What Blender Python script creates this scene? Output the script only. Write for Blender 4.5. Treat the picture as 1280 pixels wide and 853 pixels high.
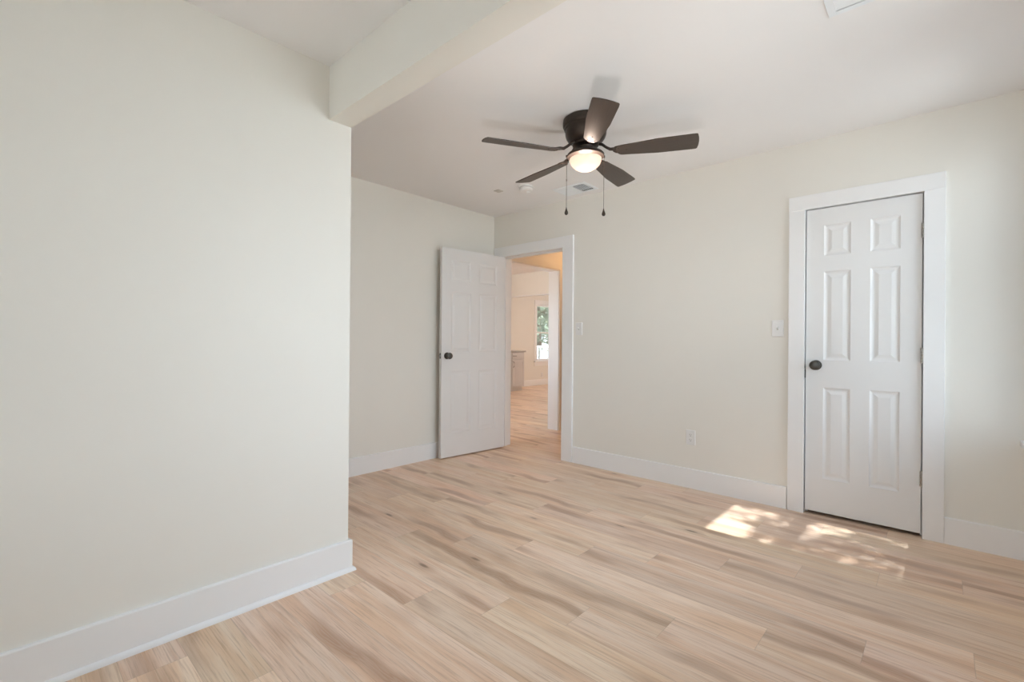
import bpy, bmesh, math, random
from mathutils import Vector, Matrix

# ------------------------------------------------------------------ reset
for o in list(bpy.data.objects):
    bpy.data.objects.remove(o, do_unlink=True)
S = bpy.context.scene
COL = S.collection
random.seed(7)
R = math.radians
PI = math.pi

# ------------------------------------------------------------------ camera
F_PX, YAW, PIT, ROL, CAM_H = 588.13, R(42.444), R(0.0626), R(0.4475), 1.1436
fw = Vector((math.cos(YAW)*math.cos(PIT), math.sin(YAW)*math.cos(PIT), math.sin(PIT)))
rt = Vector((math.sin(YAW), -math.cos(YAW), 0))
up = rt.cross(fw)
r2 = rt*math.cos(ROL) + up*math.sin(ROL)
u2 = -rt*math.sin(ROL) + up*math.cos(ROL)
cd = bpy.data.cameras.new('camera')
cd.sensor_width = 36.0
cd.lens = F_PX/1280*36.0
cd.clip_start = 0.02
cam = bpy.data.objects.new('camera', cd)
m = Matrix((r2, u2, -fw)).transposed().to_4x4()
m.translation = (0, 0, CAM_H)
cam.matrix_world = m
COL.objects.link(cam)
S.camera = cam

# ------------------------------------------------------------------ colour management, light
S.view_settings.view_transform = 'Standard'
S.view_settings.look = 'None'
S.view_settings.gamma = 1
S.view_settings.use_curve_mapping = False
S.view_settings.exposure = 0.0
S.cycles.max_bounces = 14
S.cycles.diffuse_bounces = 9
S.cycles.glossy_bounces = 5
S.cycles.transparent_max_bounces = 16
S.cycles.caustics_reflective = False
S.cycles.caustics_refractive = False
S.cycles.sample_clamp_indirect = 12

SKY_STRENGTH = 7.4
SUN_STRENGTH = 42.0
SUN_ELEV = R(55)

w = bpy.data.worlds.new('world')
S.world = w
w.use_nodes = True
nt = w.node_tree
nt.nodes.clear()
wo = nt.nodes.new('ShaderNodeOutputWorld')
bg = nt.nodes.new('ShaderNodeBackground')
tc = nt.nodes.new('ShaderNodeTexCoord')
sx = nt.nodes.new('ShaderNodeSeparateXYZ')
mr = nt.nodes.new('ShaderNodeMapRange')
mr.inputs['From Min'].default_value = -0.25
mr.inputs['From Max'].default_value = 0.6
cr = nt.nodes.new('ShaderNodeValToRGB')
cr.color_ramp.elements[0].position = 0.0
cr.color_ramp.elements[0].color = (0.50, 0.54, 0.60, 1)
cr.color_ramp.elements[1].position = 1.0
cr.color_ramp.elements[1].color = (0.62, 0.80, 1.0, 1)
e = cr.color_ramp.elements.new(0.33)
e.color = (0.82, 0.92, 1.0, 1)
nt.links.new(tc.outputs['Generated'], sx.inputs[0])
nt.links.new(sx.outputs['Z'], mr.inputs['Value'])
nt.links.new(mr.outputs['Result'], cr.inputs['Fac'])
nt.links.new(cr.outputs['Color'], bg.inputs['Color'])
bg.inputs['Strength'].default_value = SKY_STRENGTH
nt.links.new(bg.outputs[0], wo.inputs['Surface'])


def light(name, kind, loc, energy, color=(1, 1, 1), rot=None, **kw):
    d = bpy.data.lights.new(name, kind)
    d.energy = energy
    d.color = color
    for k, v in kw.items():
        setattr(d, k, v)
    o = bpy.data.objects.new(name, d)
    o.location = loc
    if rot is not None:
        o.rotation_euler = rot
    COL.objects.link(o)
    return o


# sun comes from -y, travelling towards +y and down
sun = light('sun', 'SUN', (1, -6, 8), SUN_STRENGTH, (0.92, 0.97, 1.0), angle=R(0.8))
sd = Vector((0, math.cos(SUN_ELEV), -math.sin(SUN_ELEV)))
sun.rotation_euler = sd.to_track_quat('-Z', 'Y').to_euler()

# ------------------------------------------------------------------ room dimensions (metres)
D = 3.697            # wall with both doors, plane x = D
DB = D + 0.15        # its far face
YB = 3.658           # back wall plane (y)
YP = 2.177           # partition face
XE = 1.183           # partition end / beam right face
XB = 1.067           # beam left face
H = 2.514
HL = 2.457
ZB = 2.202
YF = -0.38           # window wall
XL = -1.7            # wall behind the camera on the left
YW = 7.841           # far room window wall
XR = 11.5
HW2 = YB + 0.163     # far face of hall wall (y)

# window rectangles: glass-opening lo/hi and sill/head
WZ0, WZ1 = 0.637, 2.10
WIN_F = (1.20, 2.60)      # in wall y=YF, shaded by the added tree outside
WIN_B = (2.905, 3.60)     # in wall y=YF beside the closet
WB1 = 2.31                # its head is higher
WIN_C = (-0.10, 0.58)     # in wall x=XL (y range), added to light the door wall
WIN_E = (1.04, 1.76)  # second added window, more light from behind the camera
WIN_G = (4.25, 5.95)      # far room, side wall (y range), unseen, added for daylight
WIN_D = (9.52, 10.9)      # far room

# the photographer's flash, held low and aimed at the ceiling (it throws the fan's soft shadows there)
fl_src = Vector((0.55, 0.45, 0.48))
flash = light('flash_light', 'SPOT', fl_src, 54, (1.0, 0.97, 0.95), spot_size=R(70), spot_blend=0.8, shadow_soft_size=0.12)
flash.rotation_euler = (Vector((2.85, 1.2, H))-fl_src).to_track_quat('-Z', 'Y').to_euler()

# hall lamp; the far room and kitchen lights are added warm fill
light('hall_lamp_light', 'POINT', (5.15, 3.15, 2.22), 7, (1.0, 0.58, 0.28), shadow_soft_size=0.12)
light('far_room_fill_light', 'POINT', (5.6, 5.4, 2.25), 17, (1.0, 0.88, 0.80), shadow_soft_size=0.15)
light('kitchen_fill_light', 'POINT', (9.3, 5.6, 2.25), 25, (1.0, 0.85, 0.76), shadow_soft_size=0.15)


# daylight portals exactly in the window openings (they emit nothing, they only guide sky sampling)
def portal(name, loc, sx_, sy_, direction):
    o = light(name, 'AREA', loc, 1.0, shape='RECTANGLE', size=sx_, size_y=sy_)
    o.data.cycles.is_portal = True
    o.rotation_euler = Vector(direction).to_track_quat('-Z', 'Z').to_euler()


wzc, wzh = (WZ0+WZ1)/2, WZ1-WZ0
portal('window_portal', ((WIN_F[0]+WIN_F[1])/2, YF-0.16, (WZ0+WB1)/2), WIN_F[1]-WIN_F[0], WB1-WZ0, (0, 1, 0))
portal('window_portal', ((WIN_B[0]+WIN_B[1])/2, YF-0.16, (WZ0+WB1)/2), WIN_B[1]-WIN_B[0], WB1-WZ0, (0, 1, 0))
portal('window_portal', (XL-0.16, (WIN_C[0]+WIN_C[1])/2, wzc), WIN_C[1]-WIN_C[0], wzh, (1, 0, 0))
portal('window_portal', (XL-0.16, (WIN_E[0]+WIN_E[1])/2, wzc), WIN_E[1]-WIN_E[0], wzh, (1, 0, 0))
portal('window_portal', (2.6-0.16, (WIN_G[0]+WIN_G[1])/2, wzc), WIN_G[1]-WIN_G[0], wzh, (1, 0, 0))
portal('window_portal', ((WIN_D[0]+WIN_D[1])/2, YW+0.16, wzc), WIN_D[1]-WIN_D[0], wzh, (0, -1, 0))


# ------------------------------------------------------------------ node helpers
def new_mat(name):
    mt = bpy.data.materials.new(name)
    mt.use_nodes = True
    n = mt.node_tree
    b = n.nodes['Principled BSDF']
    return mt, n, b


def node(n, t, **kw):
    x = n.nodes.new(t)
    for k, v in kw.items():
        setattr(x, k, v)
    return x


def math_n(n, op, a, b=None, c=None):
    x = n.nodes.new('ShaderNodeMath')
    x.operation = op
    for i, v in enumerate((a, b, c)):
        if v is None:
            continue
        if isinstance(v, (int, float)):
            x.inputs[i].default_value = v
        else:
            n.links.new(v, x.inputs[i])
    return x.outputs[0]


def mix_col(n, fac, a, b, blend='MIX'):
    x = n.nodes.new('ShaderNodeMix')
    x.data_type = 'RGBA'
    x.blend_type = blend
    for sock, v in ((x.inputs[0], fac), (x.inputs[6], a), (x.inputs[7], b)):
        if isinstance(v, (int, float)):
            sock.default_value = v
        elif isinstance(v, tuple):
            sock.default_value = v if len(v) == 4 else (*v, 1)
        else:
            n.links.new(v, sock)
    return x.outputs[2]


def paint(name, col, rough=0.5, bump=0.05, scale=220.0, spec=0.5, var=0.015):
    mt, n, b = new_mat(name)
    t = node(n, 'ShaderNodeTexCoord')
    nz = node(n, 'ShaderNodeTexNoise')
    nz.inputs['Scale'].default_value = scale
    nz.inputs['Detail'].default_value = 3
    n.links.new(t.outputs['Object'], nz.inputs['Vector'])
    big = node(n, 'ShaderNodeTexNoise')
    big.inputs['Scale'].default_value = 1.7
    big.inputs['Detail'].default_value = 2
    n.links.new(t.outputs['Object'], big.inputs['Vector'])
    lo = tuple(c*(1-var) for c in col)
    hi = tuple(min(1, c*(1+var)) for c in col)
    n.links.new(mix_col(n, big.outputs['Fac'], lo, hi), b.inputs['Base Color'])
    b.inputs['Roughness'].default_value = rough
    b.inputs['Specular IOR Level'].default_value = spec
    bp = node(n, 'ShaderNodeBump')
    bp.inputs['Strength'].default_value = bump
    bp.inputs['Distance'].default_value = 0.002
    n.links.new(nz.outputs['Fac'], bp.inputs['Height'])
    n.links.new(bp.outputs['Normal'], b.inputs['Normal'])
    return mt


def metal(name, col, rough=0.35, metallic=1.0):
    mt, n, b = new_mat(name)
    t = node(n, 'ShaderNodeTexCoord')
    nz = node(n, 'ShaderNodeTexNoise')
    nz.inputs['Scale'].default_value = 60
    n.links.new(t.outputs['Object'], nz.inputs['Vector'])
    n.links.new(mix_col(n, nz.outputs['Fac'], tuple(c*0.8 for c in col), tuple(c*1.2 for c in col)), b.inputs['Base Color'])
    b.inputs['Metallic'].default_value = metallic
    b.inputs['Roughness'].default_value = rough
    return mt


M = {}
M['wall'] = paint('wall_paint', (0.845, 0.822, 0.768), rough=0.45, bump=0.08, scale=260, spec=0.35)
M['ceiling'] = paint('ceiling_paint', (0.88, 0.868, 0.868), rough=0.75, bump=0.05, spec=0.25)
M['trim'] = paint('trim_paint', (0.89, 0.888, 0.89), rough=0.3, bump=0.02, scale=90)
M['door'] = paint('door_paint', (0.81, 0.805, 0.802), rough=0.42, bump=0.03, scale=120)
M['white_plastic'] = paint('white_plastic', (0.83, 0.825, 0.815), rough=0.3, bump=0.0)
M['vent_white'] = paint('vent_enamel', (0.84, 0.87, 0.90), rough=0.35, bump=0.0)
M['plate_grey'] = paint('painted_plate', (0.62, 0.60, 0.57), rough=0.6, bump=0.0)
M['dark'] = paint('dark_void', (0.03, 0.03, 0.03), rough=0.9, bump=0.0)
M['duct_shade'] = paint('vent_shade_dark', (0.07, 0.07, 0.07), rough=0.9, bump=0.0)  # near-black colour standing in for shade inside the vents
M['slot'] = paint('slot_dark', (0.12, 0.12, 0.12), rough=0.6, bump=0.0)
M['bronze'] = metal('oil_rubbed_bronze', (0.055, 0.042, 0.035), 0.38, 0.7)
M['knob'] = metal('dark_bronze_knob', (0.10, 0.095, 0.085), 0.33, 0.85)
M['nickel'] = metal('brushed_nickel', (0.42, 0.40, 0.37), 0.35)
M['chain'] = metal('bronze_chain', (0.16, 0.13, 0.11), 0.4)
M['cabinet'] = paint('cabinet_paint', (0.66, 0.635, 0.63), rough=0.4, bump=0.0)
M['bark'] = paint('bark', (0.16, 0.11, 0.075), rough=0.9, bump=0.6, scale=30, var=0.2)
M['siding'] = paint('deck_paint', (0.78, 0.77, 0.74), rough=0.6, bump=0.1)


def wood_blade():
    mt, n, b = new_mat('walnut_blade')
    t = node(n, 'ShaderNodeTexCoord')
    mp = node(n, 'ShaderNodeMapping')
    mp.inputs['Scale'].default_value = (3, 45, 45)
    n.links.new(t.outputs['Object'], mp.inputs['Vector'])
    nz = node(n, 'ShaderNodeTexNoise')
    nz.inputs['Scale'].default_value = 3
    nz.inputs['Detail'].default_value = 6
    n.links.new(mp.outputs[0], nz.inputs['Vector'])
    n.links.new(mix_col(n, nz.outputs['Fac'], (0.046, 0.033, 0.026), (0.088, 0.064, 0.050)), b.inputs['Base Color'])
    b.inputs['Roughness'].default_value = 0.42
    return mt


M['blade'] = wood_blade()


def counter_stone():
    mt, n, b = new_mat('counter_stone')
    t = node(n, 'ShaderNodeTexCoord')
    nz = node(n, 'ShaderNodeTexNoise')
    nz.inputs['Scale'].default_value = 40
    n.links.new(t.outputs['Object'], nz.inputs['Vector'])
    n.links.new(mix_col(n, nz.outputs['Fac'], (0.45, 0.42, 0.40), (0.65, 0.62, 0.60)), b.inputs['Base Color'])
    b.inputs['Roughness'].default_value = 0.2
    return mt


M['counter'] = counter_stone()


def glass_mat():
    mt = bpy.data.materials.new('window_glass')
    mt.use_nodes = True
    n = mt.node_tree
    n.nodes.clear()
    o = node(n, 'ShaderNodeOutputMaterial')
    tr = node(n, 'ShaderNodeBsdfTransparent')
    tr.inputs['Color'].default_value = (0.97, 0.98, 0.98, 1)
    gl = node(n, 'ShaderNodeBsdfGlossy')
    gl.inputs['Roughness'].default_value = 0.02
    fr = node(n, 'ShaderNodeFresnel')
    fr.inputs['IOR'].default_value = 1.45
    mx = node(n, 'ShaderNodeMixShader')
    n.links.new(math_n(n, 'MULTIPLY', fr.outputs[0], 0.8), mx.inputs[0])
    n.links.new(tr.outputs[0], mx.inputs[1])
    n.links.new(gl.outputs[0], mx.inputs[2])
    n.links.new(mx.outputs[0], o.inputs['Surface'])
    return mt


M['glass'] = glass_mat()


def bowl_mat():
    mt = bpy.data.materials.new('frosted_glass_bowl')
    mt.use_nodes = True
    n = mt.node_tree
    n.nodes.clear()
    o = node(n, 'ShaderNodeOutputMaterial')
    tl = node(n, 'ShaderNodeBsdfTranslucent')
    tl.inputs['Color'].default_value = (0.120, 0.098, 0.086, 1)
    df = node(n, 'ShaderNodeBsdfDiffuse')
    df.inputs['Color'].default_value = (0.55, 0.49, 0.47, 1)
    gl = node(n, 'ShaderNodeBsdfGlossy')
    gl.inputs['Roughness'].default_value = 0.2
    m1 = node(n, 'ShaderNodeMixShader')
    m1.inputs[0].default_value = 0.4
    n.links.new(tl.outputs[0], m1.inputs[1])
    n.links.new(df.outputs[0], m1.inputs[2])
    m2 = node(n, 'ShaderNodeMixShader')
    m2.inputs[0].default_value = 0.04
    n.links.new(m1.outputs[0], m2.inputs[1])
    n.links.new(gl.outputs[0], m2.inputs[2])
    n.links.new(m2.outputs[0], o.inputs['Surface'])
    return mt


M['bowl'] = bowl_mat()


def leaf_mat(name, a, b_):
    mt, n, b = new_mat(name)
    t = node(n, 'ShaderNodeTexCoord')
    nz = node(n, 'ShaderNodeTexNoise')
    nz.inputs['Scale'].default_value = 2.5
    nz.inputs['Detail'].default_value = 4
    n.links.new(t.outputs['Object'], nz.inputs['Vector'])
    n.links.new(mix_col(n, nz.outputs['Fac'], a, b_), b.inputs['Base Color'])
    b.inputs['Roughness'].default_value = 0.55
    return mt


M['leaf'] = leaf_mat('green_leaves', (0.020, 0.036, 0.014), (0.060, 0.095, 0.045))
M['leaf_pale'] = leaf_mat('pale_green_leaves', (0.13, 0.18, 0.11), (0.30, 0.36, 0.25))
M['grass'] = leaf_mat('pale_gravel', (0.24, 0.235, 0.22), (0.36, 0.35, 0.33))


def floor_mat():
    mt, n, b = new_mat('oak_plank_floor')
    t = node(n, 'ShaderNodeTexCoord')
    s = node(n, 'ShaderNodeSeparateXYZ')
    n.links.new(t.outputs['Object'], s.inputs[0])
    x, y = s.outputs['X'], s.outputs['Y']
    u = math_n(n, 'DIVIDE', math_n(n, 'SUBTRACT', x, 0.11), 0.18)
    row = math_n(n, 'FLOOR', u)
    fu = math_n(n, 'SUBTRACT', u, row)
    off = math_n(n, 'SUBTRACT', 1.43, math_n(n, 'MULTIPLY', math_n(n, 'SUBTRACT', row, 11.0), 0.3013))
    v = math_n(n, 'DIVIDE', math_n(n, 'SUBTRACT', y, off), 1.22)
    pk = math_n(n, 'FLOOR', v)
    fv = math_n(n, 'SUBTRACT', v, pk)
    cid = node(n, 'ShaderNodeCombineXYZ')
    n.links.new(row, cid.inputs[0])
    n.links.new(pk, cid.inputs[1])
    wn = node(n, 'ShaderNodeTexWhiteNoise', noise_dimensions='2D')
    n.links.new(cid.outputs[0], wn.inputs['Vector'])
    rc = node(n, 'ShaderNodeSeparateColor')
    n.links.new(wn.outputs['Color'], rc.inputs[0])
    ra, rb, rc_ = rc.outputs[0], rc.outputs[1], rc.outputs[2]
    # plank-local coordinates shifted by random amounts
    gx = math_n(n, 'ADD', x, math_n(n, 'MULTIPLY', ra, 31.0))
    gy = math_n(n, 'ADD', y, math_n(n, 'MULTIPLY', rb, 57.0))

    def vec(kx, ky, kz=0.0):
        c = node(n, 'ShaderNodeCombineXYZ')
        n.links.new(math_n(n, 'MULTIPLY', gx, kx), c.inputs[0])
        n.links.new(math_n(n, 'MULTIPLY', gy, ky), c.inputs[1])
        n.links.new(math_n(n, 'MULTIPLY', rc_, 9.0), c.inputs[2])
        return c.outputs[0]

    def noise(vv, scale, detail=4, rough=0.55, dist=0.0):
        z = node(n, 'ShaderNodeTexNoise')
        z.inputs['Scale'].default_value = scale
        z.inputs['Detail'].default_value = detail
        z.inputs['Roughness'].default_value = rough
        z.inputs['Distortion'].default_value = dist
        n.links.new(vv, z.inputs['Vector'])
        return z.outputs['Fac']

    fine = noise(vec(120, 3.0), 1.6, 6, 0.65)          # fine pores
    fibre = noise(vec(62, 1.1), 1.0, 5, 0.6, 0.4)      # fibre streaks
    streak = noise(vec(15, 0.8), 1.0, 4, 0.55, 0.8)    # broad tone bands
    # knots
    vo = node(n, 'ShaderNodeTexVoronoi', feature='F1')
    vo.inputs['Scale'].default_value = 1.0
    n.links.new(vec(8.5, 2.6), vo.inputs['Vector'])

    def ramp(v_, a, b__):
        z = node(n, 'ShaderNodeMapRange', interpolation_type='SMOOTHSTEP')
        z.inputs['From Min'].default_value = a
        z.inputs['From Max'].default_value = b__
        n.links.new(v_, z.inputs['Value'])
        return z.outputs[0]

    ksep = node(n, 'ShaderNodeSeparateColor')
    n.links.new(vo.outputs['Color'], ksep.inputs[0])
    kpick = math_n(n, 'GREATER_THAN', ksep.outputs[0], 0.70)
    kd = math_n(n, 'ADD', vo.outputs['Distance'], math_n(n, 'MULTIPLY', math_n(n, 'SUBTRACT', fibre, 0.5), 0.10))
    kmask = math_n(n, 'MULTIPLY', math_n(n, 'SUBTRACT', 1.0, ramp(kd, 0.03, 0.13)), kpick)
    khalo = math_n(n, 'MULTIPLY', math_n(n, 'SUBTRACT', 1.0, ramp(kd, 0.05, 0.42)), kpick)

    # heartwood: a wavering band along each plank, with cathedral rings along it
    def n1(ky, z0):
        c = node(n, 'ShaderNodeCombineXYZ')
        n.links.new(math_n(n, 'MULTIPLY', gy, ky), c.inputs[1])
        n.links.new(math_n(n, 'ADD', math_n(n, 'MULTIPLY', rc_, 23.0), z0), c.inputs[2])
        return noise(c.outputs[0], 1.0, 2, 0.5)
    cen = math_n(n, 'ADD', 0.15, math_n(n, 'MULTIPLY', ra, 0.7))
    wob = math_n(n, 'MULTIPLY', math_n(n, 'SUBTRACT', n1(1.7, 3.1), 0.5), 1.1)
    dist = math_n(n, 'ABSOLUTE', math_n(n, 'SUBTRACT', fu, math_n(n, 'ADD', cen, wob)))
    dist = math_n(n, 'ADD', dist, math_n(n, 'MULTIPLY', math_n(n, 'SUBTRACT', fibre, 0.5), 0.22))
    wid = math_n(n, 'ADD', 0.05, math_n(n, 'MULTIPLY', n1(1.3, 11.0), 0.34))
    hb = math_n(n, 'SUBTRACT', 1.0, ramp(math_n(n, 'DIVIDE', dist, wid), 0.25, 1.15))
    hb = math_n(n, 'MULTIPLY', hb, ramp(n1(1.1, 17.0), 0.44, 0.62))
    rings = math_n(n, 'SINE', math_n(n, 'ADD', math_n(n, 'MULTIPLY', dist, 90.0), math_n(n, 'MULTIPLY', n1(3.0, 29.0), 40.0)))
    rings = math_n(n, 'MULTIPLY', math_n(n, 'ADD', rings, 1.0), 0.5)

    light_c = (0.905, 0.735, 0.605)
    mid_c = (0.810, 0.580, 0.415)
    heart_c = (0.460, 0.255, 0.150)
    base = mix_col(n, ramp(streak, 0.34, 0.70), light_c, mid_c)
    base = mix_col(n, math_n(n, 'MULTIPLY', ramp(fibre, 0.50, 0.78), 0.50), base, (0.55, 0.335, 0.205))
    base = mix_col(n, math_n(n, 'MULTIPLY', hb, 0.75), base, heart_c)
    rg = math_n(n, 'MULTIPLY', math_n(n, 'MULTIPLY', rings, hb), 0.35)
    base = mix_col(n, rg, base, (0.70, 0.56, 0.45))
    fm = math_n(n, 'MULTIPLY', ramp(fine, 0.48, 0.66), 0.45)
    base = mix_col(n, fm, base, (0.46, 0.30, 0.20))
    base = mix_col(n, math_n(n, 'MULTIPLY', khalo, 0.35), base, heart_c)
    base = mix_col(n, math_n(n, 'MULTIPLY', kmask, 0.8), base, (0.24, 0.145, 0.095))
    # plank to plank tone: some yellower, some pinker, some paler
    tone = mix_col(n, rc_, (0.90, 0.90, 0.89), (1.06, 1.06, 1.06))
    base = mix_col(n, 1.0, base, tone, 'MULTIPLY')
    hue = mix_col(n, rb, (1.03, 0.985, 0.98), (1.0, 0.99, 0.93))
    base = mix_col(n, 1.0, base, hue, 'MULTIPLY')
    # seams
    eu = math_n(n, 'MULTIPLY', math_n(n, 'MINIMUM', fu, math_n(n, 'SUBTRACT', 1.0, fu)), 0.18)
    ev = math_n(n, 'MULTIPLY', math_n(n, 'MINIMUM', fv, math_n(n, 'SUBTRACT', 1.0, fv)), 1.22)
    ed = math_n(n, 'MINIMUM', eu, ev)
    seam = node(n, 'ShaderNodeMapRange')
    seam.inputs['From Min'].default_value = 0.0004
    seam.inputs['From Max'].default_value = 0.0018
    n.links.new(ed, seam.inputs['Value'])
    base = mix_col(n, math_n(n, 'MULTIPLY', math_n(n, 'SUBTRACT', 1.0, seam.outputs[0]), 0.30), base, (0.30, 0.21, 0.15))
    n.links.new(base, b.inputs['Base Color'])
    rr = node(n, 'ShaderNodeMapRange')
    rr.inputs['To Min'].default_value = 0.26
    rr.inputs['To Max'].default_value = 0.38
    n.links.new(fine, rr.inputs['Value'])
    n.links.new(rr.outputs[0], b.inputs['Roughness'])
    b.inputs['Specular IOR Level'].default_value = 0.34
    bp = node(n, 'ShaderNodeBump')
    bp.inputs['Strength'].default_value = 0.25
    bp.inputs['Distance'].default_value = 0.0012
    hh = math_n(n, 'ADD', math_n(n, 'MULTIPLY', fine, 0.25), seam.outputs[0])
    n.links.new(hh, bp.inputs['Height'])
    n.links.new(bp.outputs['Normal'], b.inputs['Normal'])
    return mt


M['floor'] = floor_mat()


# ------------------------------------------------------------------ mesh helpers
def box(bm, x0, x1, y0, y1, z0, z1, bev=0.0):
    vs = [bm.verts.new((x, y, z)) for x in (x0, x1) for y in (y0, y1) for z in (z0, z1)]
    q = [(0, 1, 3, 2), (4, 6, 7, 5), (0, 4, 5, 1), (2, 3, 7, 6), (0, 2, 6, 4), (1, 5, 7, 3)]
    fs = [bm.faces.new([vs[i] for i in f]) for f in q]
    bmesh.ops.recalc_face_normals(bm, faces=fs)
    if bev > 0:
        es = list({e for f in fs for e in f.edges})
        bmesh.ops.bevel(bm, geom=es, offset=bev, segments=2, profile=0.6, affect='EDGES')
    return bm


def B(*a, **k):
    return box(bmesh.new(), *a, **k)


def lathe(bm, prof, seg=48, mat=None, cap=True):
    """prof: list of (r, z). Rotated about z; mat optional transform."""
    rings = []
    vs_all = []
    for r, z in prof:
        if r < 1e-6:
            ring = [bm.verts.new((0, 0, z))]
        else:
            ring = [bm.verts.new((r*math.cos(2*PI*i/seg), r*math.sin(2*PI*i/seg), z)) for i in range(seg)]
        rings.append(ring)
        vs_all += ring
    fs = []
    for a, b in zip(rings[:-1], rings[1:]):
        for i in range(seg):
            j = (i+1) % seg
            if len(a) == 1 and len(b) == 1:
                continue
            if len(a) == 1:
                fs.append(bm.faces.new((a[0], b[i], b[j])))
            elif len(b) == 1:
                fs.append(bm.faces.new((a[i], b[0], a[j])))
            else:
                fs.append(bm.faces.new((a[i], b[i], b[j], a[j])))
    if cap:
        for ring in (rings[0], rings[-1]):
            if len(ring) > 2:
                fs.append(bm.faces.new(ring))
    bmesh.ops.recalc_face_normals(bm, faces=fs)
    if mat is not None:
        bmesh.ops.transform(bm, matrix=mat, verts=vs_all)
    return bm


def tube(bm, pts, r, seg=10, radii=None):
    pts = [Vector(p) for p in pts]
    rings = []
    for i, p in enumerate(pts):
        a = pts[max(0, i-1)]
        b = pts[min(len(pts)-1, i+1)]
        d = (b-a).normalized()
        q = d.to_track_quat('Z', 'X')
        rr = radii[i] if radii else r
        rings.append([bm.verts.new(p + q @ Vector((rr*math.cos(2*PI*k/seg), rr*math.sin(2*PI*k/seg), 0))) for k in range(seg)])
    fs = []
    for a, b in zip(rings[:-1], rings[1:]):
        for k in range(seg):
            j = (k+1) % seg
            fs.append(bm.faces.new((a[k], a[j], b[j], b[k])))
    fs.append(bm.faces.new(rings[0]))
    fs.append(bm.faces.new(rings[-1]))
    bmesh.ops.recalc_face_normals(bm, faces=fs)
    return bm


def prism(bm, poly, axis, a, b):
    """extrude a 2-D polygon along axis from a to b. axis 'x': poly=(y,z), 'y': poly=(x,z), 'z': poly=(x,y)."""
    def mk(p, t):
        return {'x': (t, p[0], p[1]), 'y': (p[0], t, p[1]), 'z': (p[0], p[1], t)}[axis]
    va = [bm.verts.new(mk(p, a)) for p in poly]
    vb = [bm.verts.new(mk(p, b)) for p in poly]
    fs = [bm.faces.new(va), bm.faces.new(vb)]
    for i in range(len(poly)):
        j = (i+1) % len(poly)
        fs.append(bm.faces.new((va[i], va[j], vb[j], vb[i])))
    bmesh.ops.recalc_face_normals(bm, faces=fs)
    return bm


def obj(name, bm, mat, parent=None, smooth=False, loc=None):
    me = bpy.data.meshes.new(name)
    bm.to_mesh(me)
    bm.free()
    me.materials.append(M[mat] if isinstance(mat, str) else mat)
    if smooth:
        me.shade_smooth()
        me.set_sharp_from_angle(angle=R(38))
    o = bpy.data.objects.new(name, me)
    COL.objects.link(o)
    if parent is not None:
        o.parent = parent
    if loc is not None:
        o.location = loc
    return o


def thing(name, label, cat, loc=(0, 0, 0), rotz=0.0, group=None):
    o = bpy.data.objects.new(name, None)
    o.empty_display_size = 0.1
    COL.objects.link(o)
    o.location = loc
    o.rotation_euler = (0, 0, rotz)
    return tag(o, label, cat, group)


def tag(o, label, cat, group=None, kind=None):
    o['label'] = label
    o['category'] = cat
    if group:
        o['group'] = group
    if kind:
        o['kind'] = kind
    return o


def struct(name, bm, mat, label, cat, smooth=False):
    return tag(obj(name, bm, mat, None, smooth), label, cat, kind='structure')


def wall_with_holes(bm, axis, plane0, plane1, a0, a1, z0, z1, holes):
    """wall slab; axis='x' means the wall is at x in plane0..plane1 and runs along y from a0..a1."""
    def bx(s0, s1, zz0, zz1):
        if s1-s0 < 1e-5 or zz1-zz0 < 1e-5:
            return
        if axis == 'x':
            box(bm, plane0, plane1, s0, s1, zz0, zz1)
        else:
            box(bm, s0, s1, plane0, plane1, zz0, zz1)
    cur = a0
    for h0, h1, hz0, hz1 in sorted(holes):
        bx(cur, h0, z0, z1)
        bx(h0, h1, z0, hz0)
        bx(h0, h1, hz1, z1)
        cur = h1
    bx(cur, a1, z0, z1)
    return bm


# ------------------------------------------------------------------ the setting
TOP = 2.75
# openings in the door wall
EN0, EN1, ENZ = 2.712, 3.535, 2.056      # entry opening (y0, y1, head)
CL0, CL1, CLZ = 0.083, 0.688, 2.050      # closet opening
JT = 0.018                                # jamb board thickness

fl = B(XL-0.15, XR+0.15, YF-0.15, YW+0.15, -0.12, 0.0)
struct('floor', fl, 'floor', 'light oak plank floor running through the rooms', 'floor')

struct('wall_right', wall_with_holes(bmesh.new(), 'x', D, DB, YF-0.15, YB, 0, TOP,
       [(CL0-JT, CL1+JT, 0, CLZ+JT), (EN0-JT, EN1+JT, 0, ENZ+JT)]), 'wall',
       'cream wall holding the closet door and the hall doorway', 'wall')
# back wall continues beyond the doorway as the far wall of the hall, opened there
HO0, HO1, HOZ = 3.97, 4.898, 2.071
struct('wall_back', wall_with_holes(bmesh.new(), 'y', YB, HW2, XL-0.15, XR+0.15, 0, TOP,
       [(HO0, HO1, 0, HOZ)]), 'wall', 'cream wall behind the open panel door', 'wall')
struct('wall_left', B(XL, XE, YP, YP+0.12, 0, TOP), 'wall',
       'large off-white partition wall filling the left of the picture', 'wall')
struct('wall_front', wall_with_holes(bmesh.new(), 'y', YF-0.15, YF, XL-0.15, D, 0, TOP,
       [(WIN_F[0], WIN_F[1], WZ0, WB1), (WIN_B[0], WIN_B[1], WZ0, WB1)]), 'wall',
       'cream window wall on the right behind the camera', 'wall')
struct('wall_rear', wall_with_holes(bmesh.new(), 'x', XL-0.15, XL, YF, YB, 0, TOP,
       [(WIN_C[0], WIN_C[1], WZ0, WZ1), (WIN_E[0], WIN_E[1], WZ0, WZ1)]), 'wall', 'cream window wall behind the camera', 'wall')
struct('ceiling', B(XE, D, YF, YB, H, TOP), 'ceiling', 'flat pale ceiling carrying the fan', 'ceiling')
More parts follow.
